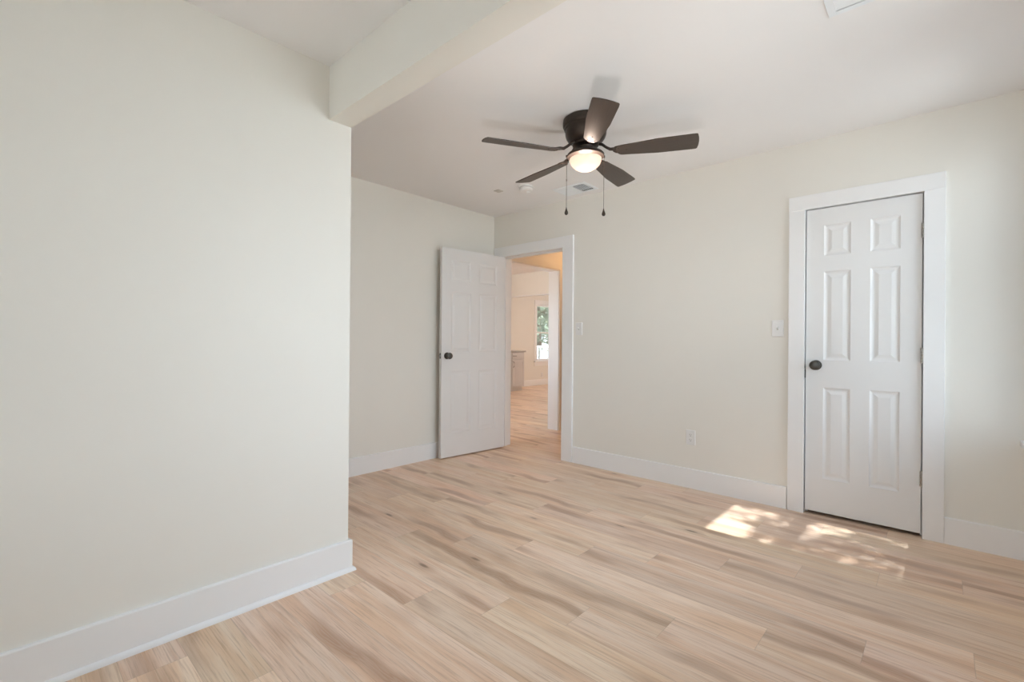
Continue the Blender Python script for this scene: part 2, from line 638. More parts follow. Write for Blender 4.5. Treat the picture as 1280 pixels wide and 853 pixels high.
struct('ceiling_left', B(XL, XB, YF, YP, HL, TOP), 'ceiling', 'pale ceiling on the near side of the beam', 'ceiling')
struct('ceiling_rear', B(XL, XE, YP+0.12, YB, H, TOP), 'ceiling', 'pale ceiling behind the partition wall', 'ceiling')
struct('trim_1', B(XB, XE, YF, YP, ZB, TOP), 'wall', 'painted drop beam running out from the partition wall', 'beam')

# hall, far room, closet shells
struct('wall_hall', B(DB, 6.6, 1.75, 1.9, 0, TOP), 'wall', 'near side wall of the hall', 'wall')
struct('wall_hall_end', B(6.45, 6.6, 1.9, YB, 0, TOP), 'wall', 'end wall of the hall', 'wall')
struct('ceiling_hall', B(DB, 6.45, 1.9, YB, H, TOP), 'ceiling', 'ceiling of the hall', 'ceiling')
struct('ceiling_far', B(2.6, XR, HW2, YW, H, TOP), 'ceiling', 'ceiling of the far room beyond the hall', 'ceiling')
struct('wall_far', wall_with_holes(bmesh.new(), 'y', YW, YW+0.15, 2.45, XR+0.15, 0, TOP,
       [(WIN_D[0], WIN_D[1], WZ0, WZ1+0.04)]), 'wall', 'window wall of the far room', 'wall')
struct('wall_far_left', wall_with_holes(bmesh.new(), 'x', 2.45, 2.6, HW2, YW, 0, TOP,
       [(WIN_G[0], WIN_G[1], WZ0, WZ1)]), 'wall', 'left side wall of the far room', 'wall')
struct('wall_far_right', B(XR, XR+0.15, HW2, YW, 0, TOP), 'wall', 'right side wall of the far room', 'wall')
struct('wall_far_header', wall_with_holes(bmesh.new(), 'x', 7.1, 7.25, HW2, YW, 0, H,
       [(4.55, 7.25, 0, 2.066)]), 'wall', 'wall above the wide cased opening in the far room', 'wall')
bm = bmesh.new()
box(bm, DB, 4.6, -0.25, -0.15, 0, TOP)
box(bm, DB, 4.6, 0.95, 1.05, 0, TOP)
box(bm, 4.5, 4.6, -0.15, 0.95, 0, TOP)
box(bm, DB, 4.5, -0.15, 0.95, H, TOP)
struct('wall_closet', bm, 'wall', 'inside walls of the closet', 'wall')

# header and post of the second opening: white soffit lining and jamb lining
bm = bmesh.new()
box(bm, HO0, HO1, YB-0.001, HW2+0.001, HOZ-0.012, HOZ)
box(bm, HO1-0.012, HO1, YB-0.001, HW2+0.001, 0, HOZ-0.012)
box(bm, HO0, HO0+0.012, YB-0.001, HW2+0.001, 0, HOZ-0.012)
struct('trim_2', bm, 'trim', 'white lining of the second opening beyond the hall', 'trim')
bm = bmesh.new()
box(bm, 7.1-0.002, 7.25+0.002, 4.55, 7.25, 2.054, 2.066)
struct('trim_3', bm, 'trim', 'white soffit of the far room opening', 'trim')

# ------------------------------------------------------------------ baseboards
BH, BT = 0.152, 0.016


def baseboard(name, runs, label, shoe=False):
    """runs: list of (axis, plane, direction, a0, a1): board against plane, sticking out in direction."""
    bm = bmesh.new()
    for axis, pl, dr, a0, a1 in runs:
        prof = [(0, 0), (BT, 0), (BT, BH-0.004), (BT-0.004, BH), (0, BH)]
        prism(bm, [(pl+dr*p, z) for p, z in prof], 'y' if axis == 'x' else 'x', a0, a1)
        if shoe:
            q = [(BT, 0)] + [(BT+0.014*math.cos(t), 0.019*math.sin(t)) for t in [i*PI/2/6 for i in range(7)]]
            prism(bm, [(pl+dr*p, z) for p, z in q], 'y' if axis == 'x' else 'x', a0, a1)
    return struct(name, bm, 'trim', label, 'baseboard')


# partition: front run, its end cap, with mitred shoe moulding
bm = bmesh.new()


def ring_profile(bm, path, prof):
    """sweep profile (out, z) along an open polyline (x,y) with mitred corners; 'out' to the right of travel."""
    n = len(path)
    cols = []
    for i, p in enumerate(path):
        p = Vector(p)
        def nrm(a, b):
            d = (Vector(b)-Vector(a)).normalized()
            return Vector((d.y, -d.x))
        if i == 0:
            off = nrm(path[0], path[1])
        elif i == n-1:
            off = nrm(path[-2], path[-1])
        else:
            n1, n2 = nrm(path[i-1], path[i]), nrm(path[i], path[i+1])
            off = (n1+n2)/(1+n1.dot(n2))
        cols.append([bm.verts.new((p.x+off.x*o, p.y+off.y*o, z)) for o, z in prof])
    fs = []
    for a, b in zip(cols[:-1], cols[1:]):
        for k in range(len(prof)):
            j = (k+1) % len(prof)
            fs.append(bm.faces.new((a[k], b[k], b[j], a[j])))
    fs.append(bm.faces.new(cols[0]))
    fs.append(bm.faces.new(cols[-1]))
    bmesh.ops.recalc_face_normals(bm, faces=fs)


PB = [(0, 0), (BT, 0), (BT, BH-0.004), (BT-0.004, BH), (0, BH)]
PS = [(BT, 0)] + [(BT+0.014*math.cos(t), 0.02*math.sin(t)) for t in [i*PI/2/6 for i in range(7)]]
pth = [(XL, YP), (XE, YP), (XE, YP+0.12), (XL+0.5, YP+0.12)]
ring_profile(bm, pth, PB)
ring_profile(bm, pth, PS)
struct('baseboard_left', bm, 'trim', 'tall white baseboard with shoe moulding along the partition wall', 'baseboard')
baseboard('baseboard_back', [('y', YB, -1, XL, D-0.02)], 'white baseboard along the wall behind the open door')
baseboard('baseboard_right', [('x', D, -1, 0.79, 2.585), ('x', D, -1, YF+BT, -0.013)],
          'white baseboard along the wall with the closet door')
baseboard('baseboard_front', [('y', YF, 1, XL+BT, D)], 'white baseboard along the window wall')
baseboard('baseboard_rear', [('x', XL, 1, YF, YP)], 'white baseboard along the wall behind the camera')
baseboard('baseboard_far', [('y', YW, -1, 2.6, XR)], 'white baseboard under the far room window')
baseboard('baseboard_hall', [('y', YB, -1, 4.985, 6.45)], 'white baseboard in the hall')


# ------------------------------------------------------------------ door casings and jambs (structure)
def casing(name, y0, y1, head, outer_y0, outer_y1, top, label, th=0.02, stop_x=0.05):
    bm = bmesh.new()
    x0, x1 = D-th, D
    box(bm, x0, x1, outer_y0, y0, 0, head, 0.0025)
    box(bm, x0, x1, y1, outer_y1, 0, head, 0.0025)
    box(bm, x0, x1, outer_y0, outer_y1, head, top, 0.0025)
    # jamb boards through the wall
    box(bm, D-0.004, DB+0.002, y0-JT, y0, 0, head)
    box(bm, D-0.004, DB+0.002, y1, y1+JT, 0, head)
    box(bm, D-0.004, DB+0.002, y0-JT, y1+JT, head, head+JT)
    # door stops
    sx0, sx1 = D+stop_x, D+stop_x+0.035
    box(bm, sx0, sx1, y0, y0+0.011, 0, head-0.011)
    box(bm, sx0, sx1, y1-0.011, y1, 0, head-0.011)
    box(bm, sx0, sx1, y0, y1, head-0.011, head)
    return struct(name, bm, 'trim', label, 'door frame')


casing('trim_4', CL0, CL1, CLZ, -0.012, 0.784, 2.146, 'flat white casing around the closet door')
casing('trim_5', EN0, EN1, ENZ, 2.590, 3.640, 2.1636, 'flat white casing around the open hall doorway')
# casing on the hall side of the second opening
bm = bmesh.new()
box(bm, HO0-0.075, HO1+0.085, YB-0.014, YB, HOZ, 2.150, 0.002)
box(bm, HO1, HO1+0.085, YB-0.014, YB, 0, HOZ, 0.002)
box(bm, HO0-0.075, HO0, YB-0.014, YB, 0, HOZ, 0.002)
struct('trim_6', bm, 'wall', 'casing around the second opening beyond the hall', 'trim')


# ------------------------------------------------------------------ six-panel doors
def panel_door(bm, W, HT, T, xs, zs):
    """slab: width along +x 0..W, front face at y=0 (facing -y), back at y=T; panels on both faces.
    xs: two (x0,x1) columns; zs: three (z0,z1) rows."""
    xcuts = sorted({0, W, *[v for p in xs for v in p]})
    zcuts = sorted({0, HT, *[v for p in zs for v in p]})
    for side in (0, 1):
        yf = 0.0 if side == 0 else T
        sg = 1 if side == 0 else -1
        cache = {}

        def V(x, z, dep=0.0):
            k = (round(x, 5), round(z, 5), round(dep, 5))
            if k not in cache:
                cache[k] = bm.verts.new((x, yf+sg*dep, z))
            return cache[k]
        for i in range(len(xcuts)-1):
            for j in range(len(zcuts)-1):
                a, b = xcuts[i], xcuts[i+1]
                c, d = zcuts[j], zcuts[j+1]
                if (a, b) in xs and (c, d) in zs:
                    rings = []
                    for ins, dep in ((0, 0), (0.004, 0.003), (0.011, 0.0065), (0.017, 0.0075), (0.023, 0.0070), (0.040, 0.0026), (0.043, 0.0020)):
                        rings.append([V(a+ins, c+ins, dep), V(b-ins, c+ins, dep), V(b-ins, d-ins, dep), V(a+ins, d-ins, dep)])
                    for r0, r1 in zip(rings[:-1], rings[1:]):
                        for k in range(4):
                            q = (k+1) % 4
                            bm.faces.new((r0[k], r0[q], r1[q], r1[k]))
                    bm.faces.new(rings[-1])
                else:
                    bm.faces.new((V(a, c), V(b, c), V(b, d), V(a, d)))
    # edges
    def quad(ps):
        bm.faces.new([bm.verts.new(p) for p in ps])
    quad([(0, 0, 0), (0, T, 0), (0, T, HT), (0, 0, HT)])
    quad([(W, 0, 0), (W, T, 0), (W, T, HT), (W, 0, HT)])
    quad([(0, 0, 0), (W, 0, 0), (W, T, 0), (0, T, 0)])
    quad([(0, 0, HT), (W, 0, HT), (W, T, HT), (0, T, HT)])
    bmesh.ops.remove_doubles(bm, verts=bm.verts[:], dist=1e-5)
    bmesh.ops.recalc_face_normals(bm, faces=bm.faces[:])
    return bm


def door_knob(parent, x, z, y_face, sgn, name='door_knob'):
    """rosette + neck + knob, axis along y; sgn -1 sticks out towards -y."""
    prof = [(0.0, 0.0), (0.032, 0.0), (0.033, 0.004), (0.030, 0.008), (0.016, 0.011), (0.012, 0.016), (0.0115, 0.030),
            (0.016, 0.034), (0.026, 0.039), (0.0305, 0.046), (0.0315, 0.052), (0.029, 0.058), (0.021, 0.062), (0.009, 0.0635), (0.0, 0.064)]
    rot = Matrix.Rotation(R(90), 4, 'X') if sgn < 0 else Matrix.Rotation(R(-90), 4, 'X')
    bm = lathe(bmesh.new(), prof, 32)
    bmesh.ops.transform(bm, matrix=Matrix.Translation((x, y_face, z)) @ rot, verts=bm.verts[:])
    k = obj(name, bm, 'knob', parent, True)
    return k


def hinge(parent, x, y, z):
    bm = bmesh.new()
    for i in range(5):
        z0 = z-0.045+i*0.018
        lathe(bm, [(0.0078, z0+0.0006), (0.0086, z0+0.0012), (0.0086, z0+0.0168), (0.0078, z0+0.0174)], 16)
    lathe(bm, [(0.0, z-0.050), (0.004, z-0.049), (0.0045, z-0.0455)], 12)
    lathe(bm, [(0.0045, z+0.0455), (0.004, z+0.049), (0.0, z+0.050)], 12)
    bmesh.ops.translate(bm, verts=bm.verts[:], vec=(x, y, 0))
    h = obj('hinge', bm, 'nickel', parent, True)
    return h


# closet door: local x runs along world -y (left to right in the picture)
CW = CL1-CL0-0.013
cz = 0.024
CH = CLZ-0.006-cz
d2 = thing('door_2', 'closed white six-panel closet door with a dark round knob', 'door', (D+0.002, CL1-0.006, cz), R(-90))
d2['kind'] = 'structure'


def rows(HT):
    # distances from the top of a 2.03 m six-panel door
    t = [(0.112, 0.318), (0.423, 1.015), (1.197, 1.807)]
    k = HT/2.033
    return [(round(HT-b*k, 4), round(HT-a*k, 4)) for a, b in t][::-1]


def slab(parent, W, HT, T, st, mu):
    pw = (W-2*st-mu)/2
    xs = [(round(st, 4), round(st+pw, 4)), (round(st+pw+mu, 4), round(W-st, 4))]
    return obj('door_leaf', panel_door(bmesh.new(), W, HT, T, xs, rows(HT)), 'door', parent)


slab(d2, CW, CH, 0.035, 0.100, 0.100)
door_knob(d2, 0.060, 1.002-cz, 0.0, -1)
for hz in (1.822, 1.080, 0.349):
    hinge(d2, CW+0.0035, -0.0085, hz-cz)
obj('strike_plate', B(-0.0058, -0.0005, -0.0045, 0.022, 0.925-cz-0.012, 0.925-cz+0.045), 'knob', d2)
# thing's rotation: local -y (front) must face world -x
# entry door, swung open about its hinge on the far jamb
EW, EH, ez = 0.806, ENZ-0.004-0.012, 0.012
hx, hy = D-0.012, EN1-0.022
ang = math.atan2(3.585-hy, 2.888-hx)
d1 = thing('door_1', 'open white six-panel door with a dark knob swung against the back wall', 'door', (hx, hy, ez), ang)
d1['kind'] = 'structure'
# local +x goes from hinge to latch edge (world about -x); local +y is then world -y, so the room-side face is y=T
slab(d1, EW, EH, 0.035, 0.112, 0.105)
door_knob(d1, EW-0.062, 1.0-ez, 0.035, 1)
door_knob(d1, EW-0.062, 1.0-ez, 0.0, -1).scale = (1, 1, 1)
obj('latch_plate', B(EW-0.001, EW+0.002, 0.006, 0.029, 0.972-ez, 1.028-ez, 0.0008), 'nickel', d1)
bm = bmesh.new()
box(bm, EW+0.001, EW+0.0035, 0.008, 0.027, 1.006-ez, 1.024-ez)
box(bm, EW+0.001, EW+0.0035, 0.008, 0.027, 0.976-ez, 0.994-ez)
obj('latch', bm, 'slot', d1)
for hz in (1.83, 1.05, 0.30):
    hinge(d1, 0.002, -0.0085, hz-ez)


# ------------------------------------------------------------------ windows
def window(name, axis, plane, out, a0, a1, z0, z1, label, zm=1.385):
    """double-hung window in a wall; plane = interior wall face, out = +-1 direction to the outside."""
    root = thing(name, label, 'window', (0, 0, 0))
    root['kind'] = 'structure'

    def bx(bm, s0, s1, d0, d1_, zz0, zz1, bev=0.0):
        p0, p1 = sorted((plane+out*d0, plane+out*d1_))
        if axis == 'y':
            box(bm, s0, s1, p0, p1, zz0, zz1, bev)
        else:
            box(bm, p0, p1, s0, s1, zz0, zz1, bev)
    bm = bmesh.new()
    for s0, s1 in ((a0, a0+0.02), (a1-0.02, a1)):
        bx(bm, s0, s1, 0, 0.15, z0, z1)
    bx(bm, a0+0.02, a1-0.02, 0, 0.15, z1-0.02, z1)
    bx(bm, a0+0.02, a1-0.02, 0.03, 0.15, z0, z0+0.015)
    obj('window_frame', bm, 'trim', root)
    for nm, d0, lo, hi in (('sash', 0.055, z0+0.015, zm+0.017), ('sash', 0.092, zm-0.017, z1-0.02)):
        bm = bmesh.new()
        bx(bm, a0+0.02, a0+0.055, d0, d0+0.035, lo, hi)
        bx(bm, a1-0.055, a1-0.02, d0, d0+0.035, lo, hi)
        bx(bm, a0+0.055, a1-0.055, d0, d0+0.035, lo, lo+0.034)
        bx(bm, a0+0.055, a1-0.055, d0, d0+0.035, hi-0.034, hi)
        sh = obj(nm, bm, 'trim', root)
        bm = bmesh.new()
        bx(bm, a0+0.05, a1-0.05, d0+0.015, d0+0.019, lo+0.03, hi-0.03)
        obj('pane', bm, 'glass', sh)
    bm = bmesh.new()
    for s0, s1 in ((a0-0.09, a0), (a1, a1+0.085)):
        bx(bm, s0, s1, -0.019, 0, z0, z1, 0.002)
    bx(bm, a0-0.09, a1+0.085, -0.019, 0, z1, z1+0.095, 0.002)
    obj('casing', bm, 'trim', root)
    bm = bmesh.new()
    bx(bm, a0-0.12, a1+0.094, -0.072, 0.0, z0-0.026, z0, 0.003)
    bx(bm, a0, a1, 0.0, 0.055, z0-0.0005, z0+0.0005)
    obj('stool', bm, 'trim', root)
    bm = bmesh.new()
    bx(bm, a0-0.09, a1+0.085, -0.018, 0, z0-0.13, z0-0.026, 0.002)
    obj('apron', bm, 'trim', root)
    return root


window('window_1', 'y', YF, -1, WIN_B[0], WIN_B[1], WZ0, WB1, 'white double-hung window next to the closet corner, its sill end at the right edge', 1.62)
window('window_5', 'y', YF, -1, WIN_F[0], WIN_F[1], WZ0, WB1, 'white double-hung window facing the open panel door, shaded by an added tree')
window('window_2', 'x', XL, -1, WIN_C[0], WIN_C[1], WZ0, WZ1, 'white double-hung window added behind the camera for light, the one nearer the corner')
window('window_4', 'x', XL, -1, WIN_E[0], WIN_E[1], WZ0, WZ1, 'white double-hung window added behind the camera for light, the one nearer the partition')
window('window_6', 'x', 2.6, -1, WIN_G[0], WIN_G[1], WZ0, WZ1, 'white double-hung window added unseen in the side wall of the far room for daylight')
window('window_3', 'y', YW, 1, WIN_D[0], WIN_D[1], WZ0, WZ1+0.04, 'white double-hung window seen through the doorway in the far room')

# ------------------------------------------------------------------ ceiling fan
FX, FY = 2.440, 1.629
fan = thing('ceiling_fan', 'dark bronze five-blade ceiling fan with a lit frosted bowl', 'ceiling fan', (FX, FY, H))
# local z = 0 at the ceiling, downwards negative
prof = [(0.0, 0.0), (0.132, 0.0), (0.139, -0.005), (0.1405, -0.016), (0.1405, -0.038), (0.137, -0.046), (0.131, -0.050), (0.1325, -0.055),
        (0.131, -0.062), (0.1255, -0.066), (0.125, -0.071), (0.126, -0.080), (0.1245, -0.096), (0.119, -0.112), (0.110, -0.126), (0.096, -0.137),
        (0.080, -0.144), (0.068, -0.146), (0.0, -0.146)]
obj('motor_housing', lathe(bmesh.new(), prof, 64), 'bronze', fan, True)
prof = [(0.0, -0.146), (0.080, -0.146), (0.082, -0.151), (0.080, -0.160), (0.062, -0.166), (0.050, -0.170), (0.046, -0.180), (0.048, -0.194), (0.0, -0.194)]
obj('flywheel', lathe(bmesh.new(), prof, 48), 'bronze', fan, True)
prof = [(0.0, -0.189), (0.046, -0.189), (0.062, -0.193), (0.088, -0.201), (0.108, -0.211), (0.114, -0.218), (0.114, -0.226), (0.110, -0.229), (0.104, -0.224), (0.0, -0.218)]
obj('light_fitter', lathe(bmesh.new(), prof, 64), 'bronze', fan, True)
prof = []
nb = 18
for i in range(nb+1):
    t = PI/2*i/nb
    prof.append((0.0975*math.cos(t), -0.242-0.074*math.sin(t)))
obj('glass_bowl', lathe(bmesh.new(), prof, 64, cap=False), 'bowl', fan, True)

BZ = 2.304-H
BLADE_PH, BLADE_R, BLADE_W, PITCH = R(150.3), 0.645, 0.139, R(-13)


def blade_bm():
    bm = bmesh.new()
    r0, r1 = 0.185, BLADE_R
    outl = []
    # outline in (x along radius, y across): rounded root, nearly straight sides, gently rounded tip
    wr, wt = 0.046, BLADE_W/2
    n = 10
    for i in range(n+1):                       # root arc from -y side round to +y side
        t = -PI/2 - PI*i/n
        outl.append((r0+0.035+0.035*math.cos(t), -wr*math.sin(-t) if False else wr*math.sin(t)))
    top = [(r0+0.12, wr+0.008), (r0+0.24, wt-0.003), (r1-0.03, wt), (r1-0.006, wt-0.0015)]
    tip = [(r1-0.001, wt-0.006), (r1+0.005, wt*0.5), (r1+0.007, 0), (r1+0.005, -wt*0.5), (r1-0.001, -wt+0.006)]
    bot = [(x, -y) for x, y in top][::-1]
    outl = outl + top + tip + bot
    # order check: build polygon and extrude
    prism(bm, outl, 'z', -0.003, 0.003)
    es = [e for e in bm.edges if abs(e.verts[0].co.z-e.verts[1].co.z) < 1e-6]
    bmesh.ops.bevel(bm, geom=es, offset=0.0012, segments=2, affect='EDGES')
    return bm


def arm_bm():
    bm = bmesh.new()
    # curved bracket from flywheel to blade root
    pts = [(0.072, 0, 0.062), (0.100, 0, 0.052), (0.124, 0, 0.030), (0.148, 0, 0.014), (0.172, 0, 0.012), (0.20, 0, 0.008)]
    tube(bm, pts, 0.008, 10, [0.010, 0.009, 0.008, 0.009, 0.010, 0.007])
    # decorative paddle under/over the blade root
    pl = [(0.165, -0.012), (0.180, -0.030), (0.205, -0.036), (0.235, -0.026), (0.262, -0.010), (0.268, 0.0),
          (0.262, 0.010), (0.235, 0.026), (0.205, 0.036), (0.180, 0.030), (0.165, 0.012)]
    prism(bm, pl, 'z', 0.0032, 0.0078)
    for px, py in ((0.200, -0.02), (0.200, 0.02), (0.245, 0.0)):
        b2 = bmesh.new()
        lathe(b2, [(0.0, -0.0050), (0.003, -0.0046), (0.0045, -0.0030)], 10)
        bmesh.ops.translate(b2, verts=b2.verts[:], vec=(px, py, 0))
        me = bpy.data.meshes.new('tmp')
        b2.to_mesh(me)
        b2.free()
        bm.from_mesh(me)
        bpy.data.meshes.remove(me)
    return bm


blade_me = None
for i in range(5):
    a = BLADE_PH - i*2*PI/5
    if i == 0:
        bl = obj('blade', blade_bm(), 'blade', fan)
        ar = obj('blade_arm', arm_bm(), 'bronze', bl, True)
        bl0, ar0 = bl, ar
    else:
        bl = bl0.copy()
        COL.objects.link(bl)
        ar = ar0.copy()
        COL.objects.link(ar)
        ar.parent = bl
    bl.matrix_local = Matrix.Translation((0, 0, BZ)) @ Matrix.Rotation(a, 4, 'Z') @ Matrix.Rotation(PITCH, 4, 'X')

# pull chains hang from the light fitter rim, along the picture's left-right direction
for sgn, r, zb, bead in ((-1, 0.116, 1.962-H, True), (1, 0.114, 1.957-H, False)):
    cx, cy = sgn*r*rt.x, sgn*r*rt.y
    bm = bmesh.new()
    tube(bm, [(0, 0, -0.224), (0, 0, zb)], 0.0014, 8)
    z = -0.226
    while z > zb:
        lathe(bm, [(0, z+0.0018), (0.0018, z), (0, z-0.0018)], 8)
        z -= 0.005
    if bead:
        lathe(bm, [(0, -0.362), (0.003, -0.366), (0.003, -0.378), (0, -0.382)], 10)
    # little outlet tube on the fitter
    lathe(bm, [(0.0, -0.219), (0.006, -0.219), (0.006, -0.232), (0.0, -0.232)], 12)
    bmesh.ops.translate(bm, verts=bm.verts[:], vec=(cx, cy, 0))
    ch = obj('pull_chain', bm, 'chain', fan, True)
    prof = [(0.0, 0.012), (0.0025, 0.011), (0.0035, 0.004), (0.0065, -0.006), (0.0105, -0.017), (0.0115, -0.024), (0.0095, -0.031), (0.0045, -0.035), (0.0, -0.0355)]
    bm = lathe(bmesh.new(), prof, 20)
    bmesh.ops.translate(bm, verts=bm.verts[:], vec=(cx, cy, zb))
    obj('chain_knob', bm, 'bronze', ch, True)
fl_ = light('fan_bulb_light', 'POINT', (0, 0, -0.2615), 6.0, (1.0, 0.80, 0.66), shadow_soft_size=0.02)
fl_.parent = fan


# ------------------------------------------------------------------ ceiling registers, smoke alarm, plate
def register(label, x0, x1, y0, y1, dark_lo_frac, flip=False):
    cx, cy = (x0+x1)/2, (y0+y1)/2
    t = thing('ceiling_vent', label, 'air vent', (cx, cy, H))
    hx_, hy_ = (x1-x0)/2, (y1-y0)/2
    bd = 0.028
    bm = bmesh.new()
    # stamped frame: bevelled border
    for (a, b, c, d) in ((-hx_, hx_, -hy_, -hy_+bd), (-hx_, hx_, hy_-bd, hy_), (-hx_, -hx_+bd, -hy_+bd, hy_-bd), (hx_-bd, hx_, -hy_+bd, hy_-bd)):
        box(bm, a, b, c, d, -0.007, 0.0, 0.002)
    obj('frame', bm, 'vent_white', t)
    obj('duct_shade', B(-hx_+bd, hx_-bd, -hy_+bd, hy_-bd, -0.0012, -0.0002), 'duct_shade', t)  # thin dark sheet, the shade above the louvers put into its colour
    ys = -hy_+bd + (2*hy_-2*bd)*dark_lo_frac
    return t, hx_, hy_, bd, ys


def louvers(t, x0, x1, y0, y1, along, n, tilt, w):
    for i in range(n):
        f = (i+0.5)/n
        bm = bmesh.new()
        if along == 'y':
            c = x0+(x1-x0)*f
            box(bm, -w/2, w/2, y0, y1, -0.0006, 0.0006)
            bmesh.ops.transform(bm, matrix=Matrix.Translation((c, 0, -0.0062)) @ Matrix.Rotation(tilt, 4, 'Y'), verts=bm.verts[:])
        else:
            c = y0+(y1-y0)*f
            box(bm, x0, x1, -w/2, w/2, -0.0006, 0.0006)
            bmesh.ops.transform(bm, matrix=Matrix.Translation((0, c, -0.0062)) @ Matrix.Rotation(tilt, 4, 'X'), verts=bm.verts[:])
        obj('louver', bm, 'vent_white', t)


t, hx_, hy_, bd, ys = register('white ceiling register with a dark open grille behind the fan near the doorway', 3.365, 3.600, 2.262, 2.600, 0.42)
box_w = 2*hx_-2*bd
louvers(t, -hx_+bd+0.06, hx_-bd, -hy_+bd, ys-0.002, 'x', 5, R(60), 0.0095) if False else None
louvers(t, -hx_+bd, hx_-bd-0.03, -hy_+bd, ys-0.003, 'x', 6, R(78), 0.009)
louvers(t, -hx_+bd, hx_-bd, ys+0.003, hy_-bd, 'x', 9, R(-24), 0.022)
obj('divider', B(-hx_+bd, hx_-bd, ys-0.003, ys+0.003, -0.008, -0.001), 'vent_white', t)
t, hx_, hy_, bd, ys = register('white ceiling register cut off by the top edge above the closet', 2.060, 2.340, -0.040, 0.356, 0.5)
louvers(t, -hx_+bd, hx_-bd-0.012, -hy_+bd, hy_-bd, 'y', 12, R(22), 0.0195)

sm = thing('smoke_alarm', 'round white smoke alarm on the ceiling beyond the fan blade tip', 'smoke alarm', (3.150, 2.725, H))
obj('mounting_base', lathe(bmesh.new(), [(0, 0), (0.066, 0), (0.067, -0.004), (0.066, -0.010), (0.0, -0.010)], 40), 'white_plastic', sm, True)
obj('cover', lathe(bmesh.new(), [(0, -0.010), (0.050, -0.010), (0.051, -0.0135), (0.060, -0.016), (0.061, -0.024), (0.057, -0.033), (0.046, -0.039), (0.022, -0.042), (0, -0.042)], 40), 'white_plastic', sm, True)
obj('test_button', lathe(bmesh.new(), [(0, -0.041), (0.015, -0.041), (0.015, -0.052), (0.012, -0.055), (0, -0.055)], 24), 'white_plastic', sm, True, (0.012, -0.012, 0))

cp = obj('ceiling_cover_plate', lathe(bmesh.new(), [(0, 0), (0.045, 0), (0.046, -0.002), (0.043, -0.005), (0, -0.006)], 4), 'plate_grey', None, False, (3.067, 2.985, H))
tag(cp, 'small greyish square cover plate on the ceiling left of the smoke alarm', 'cover plate')
cp.rotation_euler = (0, 0, R(45))


# ------------------------------------------------------------------ switches and outlets
def wall_plate(name, label, cat, y, z, kind, plane=D, rotz=R(-90)):
    # local: x right, -y out of the wall, z up ; origin on wall at plate centre
    t = thing(name, label, cat, (plane, y, z), rotz)
    bm = bmesh.new()
    w_, h_ = 0.0365, 0.0585
    vb = [(-w_, -h_), (w_, -h_), (w_, h_), (-w_, h_)]
    lo = [bm.verts.new((x, 0, zz)) for x, zz in vb]
    mi = [bm.verts.new((x, -0.003, zz)) for x, zz in vb]
    hi = [bm.verts.new((x*0.93, -0.0062, zz*0.955)) for x, zz in vb]
    for a, b in ((lo, mi), (mi, hi)):
        for k in range(4):
            q = (k+1) % 4
            bm.faces.new((a[k], a[q], b[q], b[k]))
    bm.faces.new(hi)
    bm.faces.new(lo)
    bmesh.ops.recalc_face_normals(bm, faces=bm.faces[:])
    obj('plate', bm, 'white_plastic', t)
    rot = Matrix.Rotation(R(90), 4, 'X')

    def screw(zz):
        b = lathe(bmesh.new(), [(0, 0), (0.0032, 0), (0.0028, 0.0012), (0, 0.0014)], 14)
        bmesh.ops.transform(b, matrix=Matrix.Translation((0, -0.0062, zz)) @ rot, verts=b.verts[:])
        obj('screw', b, 'white_plastic', t, True)
    if kind == 'switch':
        obj('switch_slot', B(-0.0055, 0.0055, -0.0068, -0.006, -0.0125, 0.0125), 'plate_grey', t)
        b = B(-0.0042, 0.0042, -0.016, 0.0, -0.0055, 0.0055, 0.001)
        bmesh.ops.transform(b, matrix=Matrix.Translation((0, -0.0062, 0.002)) @ Matrix.Rotation(R(-28), 4, 'X'), verts=b.verts[:])
        obj('toggle', b, 'white_plastic', t)
        screw(0.030)
        screw(-0.030)
    else:
        for s in (1, -1):
            b = bmesh.new()
            pl = [(0.0165*math.cos(a)*1.0, s*0.0195+0.0145*max(-0.85, min(0.85, 1.2*math.sin(a)))) for a in [2*PI*k/28 for k in range(28)]]
            prism(b, pl, 'y', -0.0078, -0.006)
            rc = obj('receptacle', b, 'white_plastic', t)
            b = bmesh.new()
            box(b, -0.0078, -0.0054, -0.0082, -0.0076, s*0.0195-0.001, s*0.0195+0.0085)
            box(b, 0.0054, 0.0074, -0.0082, -0.0076, s*0.0195, s*0.0195+0.0075)
            lathe(b, [(0, 0), (0.003, 0), (0.003, 0.0006), (0, 0.0006)], 12, Matrix.Translation((0, -0.0076, s*0.0195-0.0075)) @ rot)
            obj('slots', b, 'slot', rc)
        screw(0.0)
    return t


wall_plate('light_switch', 'white toggle light switch beside the hall doorway casing', 'light switch', 2.525, 1.268, 'switch')
wall_plate('light_switch', 'white toggle light switch left of the closet door casing', 'light switch', 0.853, 1.250, 'switch')
wall_plate('wall_outlet', 'white duplex outlet low on the wall between the two doors', 'outlet', 1.460, 0.398, 'outlet')
wall_plate('wall_outlet', 'small white outlet under the far room window', 'outlet', YW, 0.27, 'outlet', 9.765, 0.0)
bpy.data.objects['wall_outlet.001'].location = (9.765, YW, 0.27)

